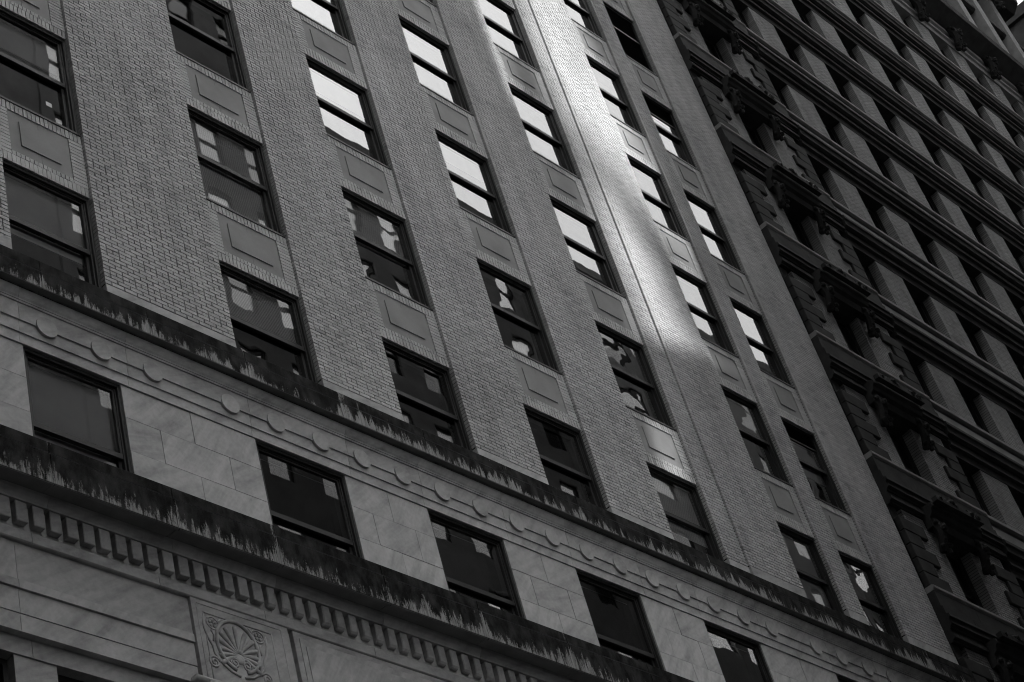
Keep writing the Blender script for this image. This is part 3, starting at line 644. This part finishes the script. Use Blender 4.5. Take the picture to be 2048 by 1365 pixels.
def opp(name, label, x0, x1, top, mat, wx, wz, zlo, wf=0.5, y=-18.0, deep=12.0):
    t = thing(name, label, 'building', ((x0 + x1) / 2, y - deep / 2, 0))
    MB().box(x0, x1, y - deep, y - .25, 0, top).build('wall', M[mat], t)
    n = max(1, int((x1 - x0) / wx)); p = (x1 - x0) / n; ww = p * wf; hh = wz * .58
    skin = MB(); zs_ = []
    z = zlo
    while z + wz < min(top - 0.6, 63.0): zs_.append(z); z += wz
    # wall skin with real openings
    for k in range(n):
        a = x0 + k * p; skin.box(a, a + (p - ww) / 2, y - .25, y, 0, top).box(a + (p + ww) / 2, a + p, y - .25, y, 0, top)
        prev = 0
        for zz in zs_ + [top]:
            za = zz + wz * .2 if zz != top else top
            skin.box(a + (p - ww) / 2, a + (p + ww) / 2, y - .25, y, prev, za); prev = za + hh
    skin.build('wall', M[mat], t)
    fr_ = MB(); rect_frame(fr_, 0, ww, 0, hh, .07, .07, .07, -.2, -.1); fr_.box(.07, ww - .07, -.2, -.1, hh * .5 - .04, hh * .5 + .04); fmesh_ = fr_.mesh('window', M['frame'])
    pp = MB(); pp.quad((ww - .05, -.16, .05), (.05, -.16, .05), (.05, -.16, hh - .05), (ww - .05, -.16, hh - .05)); pmesh_ = pp.mesh('pane', M['glass_opp'])
    bb = MB(); bb.quad((ww - .05, -.22, .05), (.05, -.22, .05), (.05, -.22, hh - .05), (ww - .05, -.22, hh - .05)); bmesh_ = bb.mesh('blind', M['o_blind'])
    lm_ = []
    for _n in ('o_glow0', 'o_glow1', 'o_glow2'): q_ = bmesh_.copy(); q_.materials.clear(); q_.materials.append(M[_n]); lm_.append(q_)
    for k in range(n):
        for zz in zs_:
            w = link('window', fmesh_, t, loc=(x0 + k * p + (p - ww) / 2, y, zz + wz * .2)); q = link('pane', pmesh_); q.parent = w
            u_ = random.random()
            if u_ < 0.9: q2 = link('blind', random.choice(lm_) if (u_ < 0.72 and zz < 54) else bmesh_); q2.parent = w  # most of the lower blinds carry the added glow
    MB().box(x0 - .0, x1 + .0, y - .4, y + .35, top, top + .5).build('roof_edge', M[mat], t)
    return t
opp('opposite_building', 'brick building across the street, mirrored in the lowest left windows', 4.0, 10.12, 69.0, 'o_wall', 1.8, 3.5, 34.0)
opp('opposite_building', 'broad lower brick building across the street from the leftmost windows', -9.5, 3.95, 16.0, 'o_wall', 2.9, 3.5, 4.0)
o2 = opp('opposite_building', 'narrow low building across the street between two higher ones', 11.72, 15.55, 56.9, 'o_wall', 1.9, 3.5, 34.0)
MB().box(10.14, 10.88, -26, -18.1, 0, 63.6).build('stripe_blocker', M['o_wall'], o2); MB().box(10.88, 11.715, -26, -18.1, 0, 54.3).build('sun_notch_block', M['o_wall'], o2)  # added blocks, heights cut to shape the faint stripe and spandrel patch
MB().box(12.85, 13.12, -19.2, -18.6, 57.6, 59.0).build('chimney', M['o_wall'], o2)  # added upright, shades a small notch into the foot of the streak
opp('opposite_building', 'tall dark building across the street mirrored in the second window column', 15.6, 24.3, 95.0, 'o_dark', 1.75, 3.5, 34.0, deep=4.0)
o3 = opp('opposite_building', 'long building across the street whose roofline shows in the upper windows', 24.35, 39.0, 57.0, 'o_wall', 1.85, 3.55, 34.0)
o4 = opp('opposite_building', 'pale building across the street mirrored in the right windows', 39.05, 78.0, 57.2, 'o_pale', 2.2, 3.6, 34.0, wf=0.68)
rf = MB(); rf.prism([(-18.6, 57.5), (-19.6, 58.8), (-21.5, 59.2), (-23.5, 58.6), (-24.4, 57.5)], 25.6, 28.6); rf.build('roof', M['o_dark'], o3)
rf = MB(); rf.v += [(31.5, -19, 57.5), (38.0, -19, 57.5), (38.0, -26, 57.5), (31.5, -26, 57.5), (34.6, -20.5, 60.5), (35.0, -24, 60.5)]; rf.f += [(0, 1, 4), (1, 2, 5, 4), (2, 3, 5), (3, 0, 4, 5)]; rf.build('roof', M['o_wall'], o3)
rf = MB(); rf.v += [(39.6, -18.8, 57.7), (46.0, -18.8, 57.7), (46.0, -27, 57.7), (39.6, -27, 57.7), (42, -21, 61.0), (43.2, -24, 61.0)]; rf.f += [(0, 1, 4), (1, 2, 5, 4), (2, 3, 5), (3, 0, 4, 5)]; rf.build('roof', M['o_dark'], o4)
for (xx, zz) in ((52.5, 59.4), (56.0, 59.0)): MB().box(xx, xx + 1.6, -20.5, -18.8, 57.7, zz).build('chimney', M['o_wall'], o4)
def tower(name, label, x0, x1, y0, y1, top):  # plain boxes out of view, all added to block sun and sky
    t = thing(name, label, 'building', ((x0 + x1) / 2, (y0 + y1) / 2, 0)); MB().box(x0, x1, y0, y1, 0, top).build('wall', M['tower'], t)
    b = MB()
    for z in range(70, int(top) - 3, 4): b.box(x0 - .05, x1 + .05, y1, y1 + .12, z, z + 1.0)
    b.build('spandrel_band', M['o_dark'], t); return t
TY = -60.0; SH = SUN_R * 60.0
tower('side_sky_blocker', 'unseen block added far left across the street to hold back side light', -60.0, -9.6, -40, -18, 80)  # added to hold sky light off from the left
tower('left_end_sky_blocker', 'unseen block added at the left street end to cut sky light', -70.0, -45.0, -17, -0.5, 95)  # added blocker, shuts out low light along the street
tower('left_sky_blocker', 'unseen block added left of the brick office building to darken left-facing sides', -44.0, -12.4, -3.5, 14, 80)  # added out of view so left-facing sides stay dark
tower('far_sun_blocker', 'unseen slab added behind the low building opposite to keep sun off the front', -4.0, 4.6 + SH, TY - 12, TY, 150)  # added sun blocker for the left of the front
tower('streak_edge_blocker', 'unseen fin added so its edge and gap shape the sun streak', 7.75 + SH, 9.3 + SH, TY - 0.6, TY, 131.9)  # added fin, bounds the sun streak on its left
st = [o for o in bpy.data.objects if o.name == 'streak_edge_blocker'][0]
MB().box(7.75 + SH, 9.3 + SH, TY - 0.6, TY, 134.0, 185).build('upper_wall', M['tower'], st)  # open gap under this slab lets sun onto one spandrel
for q in (7.78, 9.22): MB().box(q + SH, q + .06 + SH, TY - 0.5, TY - .3, 131.9, 134.0).build('column', M['tower'], st)
t3 = tower('shading_tower', 'unseen wide slab added to keep the sun off the right of the front', 12.35 + SH, 47 + SH, TY, TY + 12, 196)  # added sun blocker, bounds the streak on its right
ZT = G + SUN_K * 60.0
tower('right_sky_blocker', 'unseen wide slab added to dim sky light on the right', 56.5, 77.5, -74, TY, 205)  # added to darken the right part of the front
tower('right_end_sky_blocker', 'unseen block added at the right street end to cut sky light', 76.0, 100.0, -16.5, 0, 150)  # added blocker, shuts out low light from the right
tb = thing('streak_shade_bars', 'unseen slanted bars added in the gap to mottle the sun streak', 'light_blocker', (10.5 + SH, TY - 1, 0))  # added bars that shade slanted bands into the sun streak
for (a, b_, c, d, w) in ((8.9, 11.5, 12.0, 8.2, 0.85), (10.8, 8.4, 12.9, 5.8, 1.3), (10.7, 6.4, 12.8, 5.2, 0.7), (11.8, 17.0, 12.9, 11.6, 0.9)):
    dx, dz = c - a, d - b_; L = math.hypot(dx, dz); nx, nz_ = -dz / L * w / 2, dx / L * w / 2
    MB().plate([(a + nx + SH, b_ + nz_ + ZT), (c + nx + SH, d + nz_ + ZT), (c - nx + SH, d - nz_ + ZT), (a - nx + SH, b_ - nz_ + ZT)], TY - 1.2, TY - 0.9).build('shade_bar', M['n_stone'], tb)

# ------------------------------------------------------------------ street level
gm = mat_plain('asphalt', 0.05, 0.9, 0.2, 1.5); pv = mat_plain('pavement_concrete', 0.16, 0.85, 0.15, 1.0)
g = MB(); g.quad((-900, -900, 0), (900, -900, 0), (900, 900, 0), (-900, 900, 0)); structure(g.build('ground', gm))
structure(MB().box(-120, 120, -4.5, 0.2, 0.0, 0.13).build('pavement', pv)); structure(MB().box(-120, 120, -17.9, -13.0, 0.0, 0.13).build('pavement', pv))
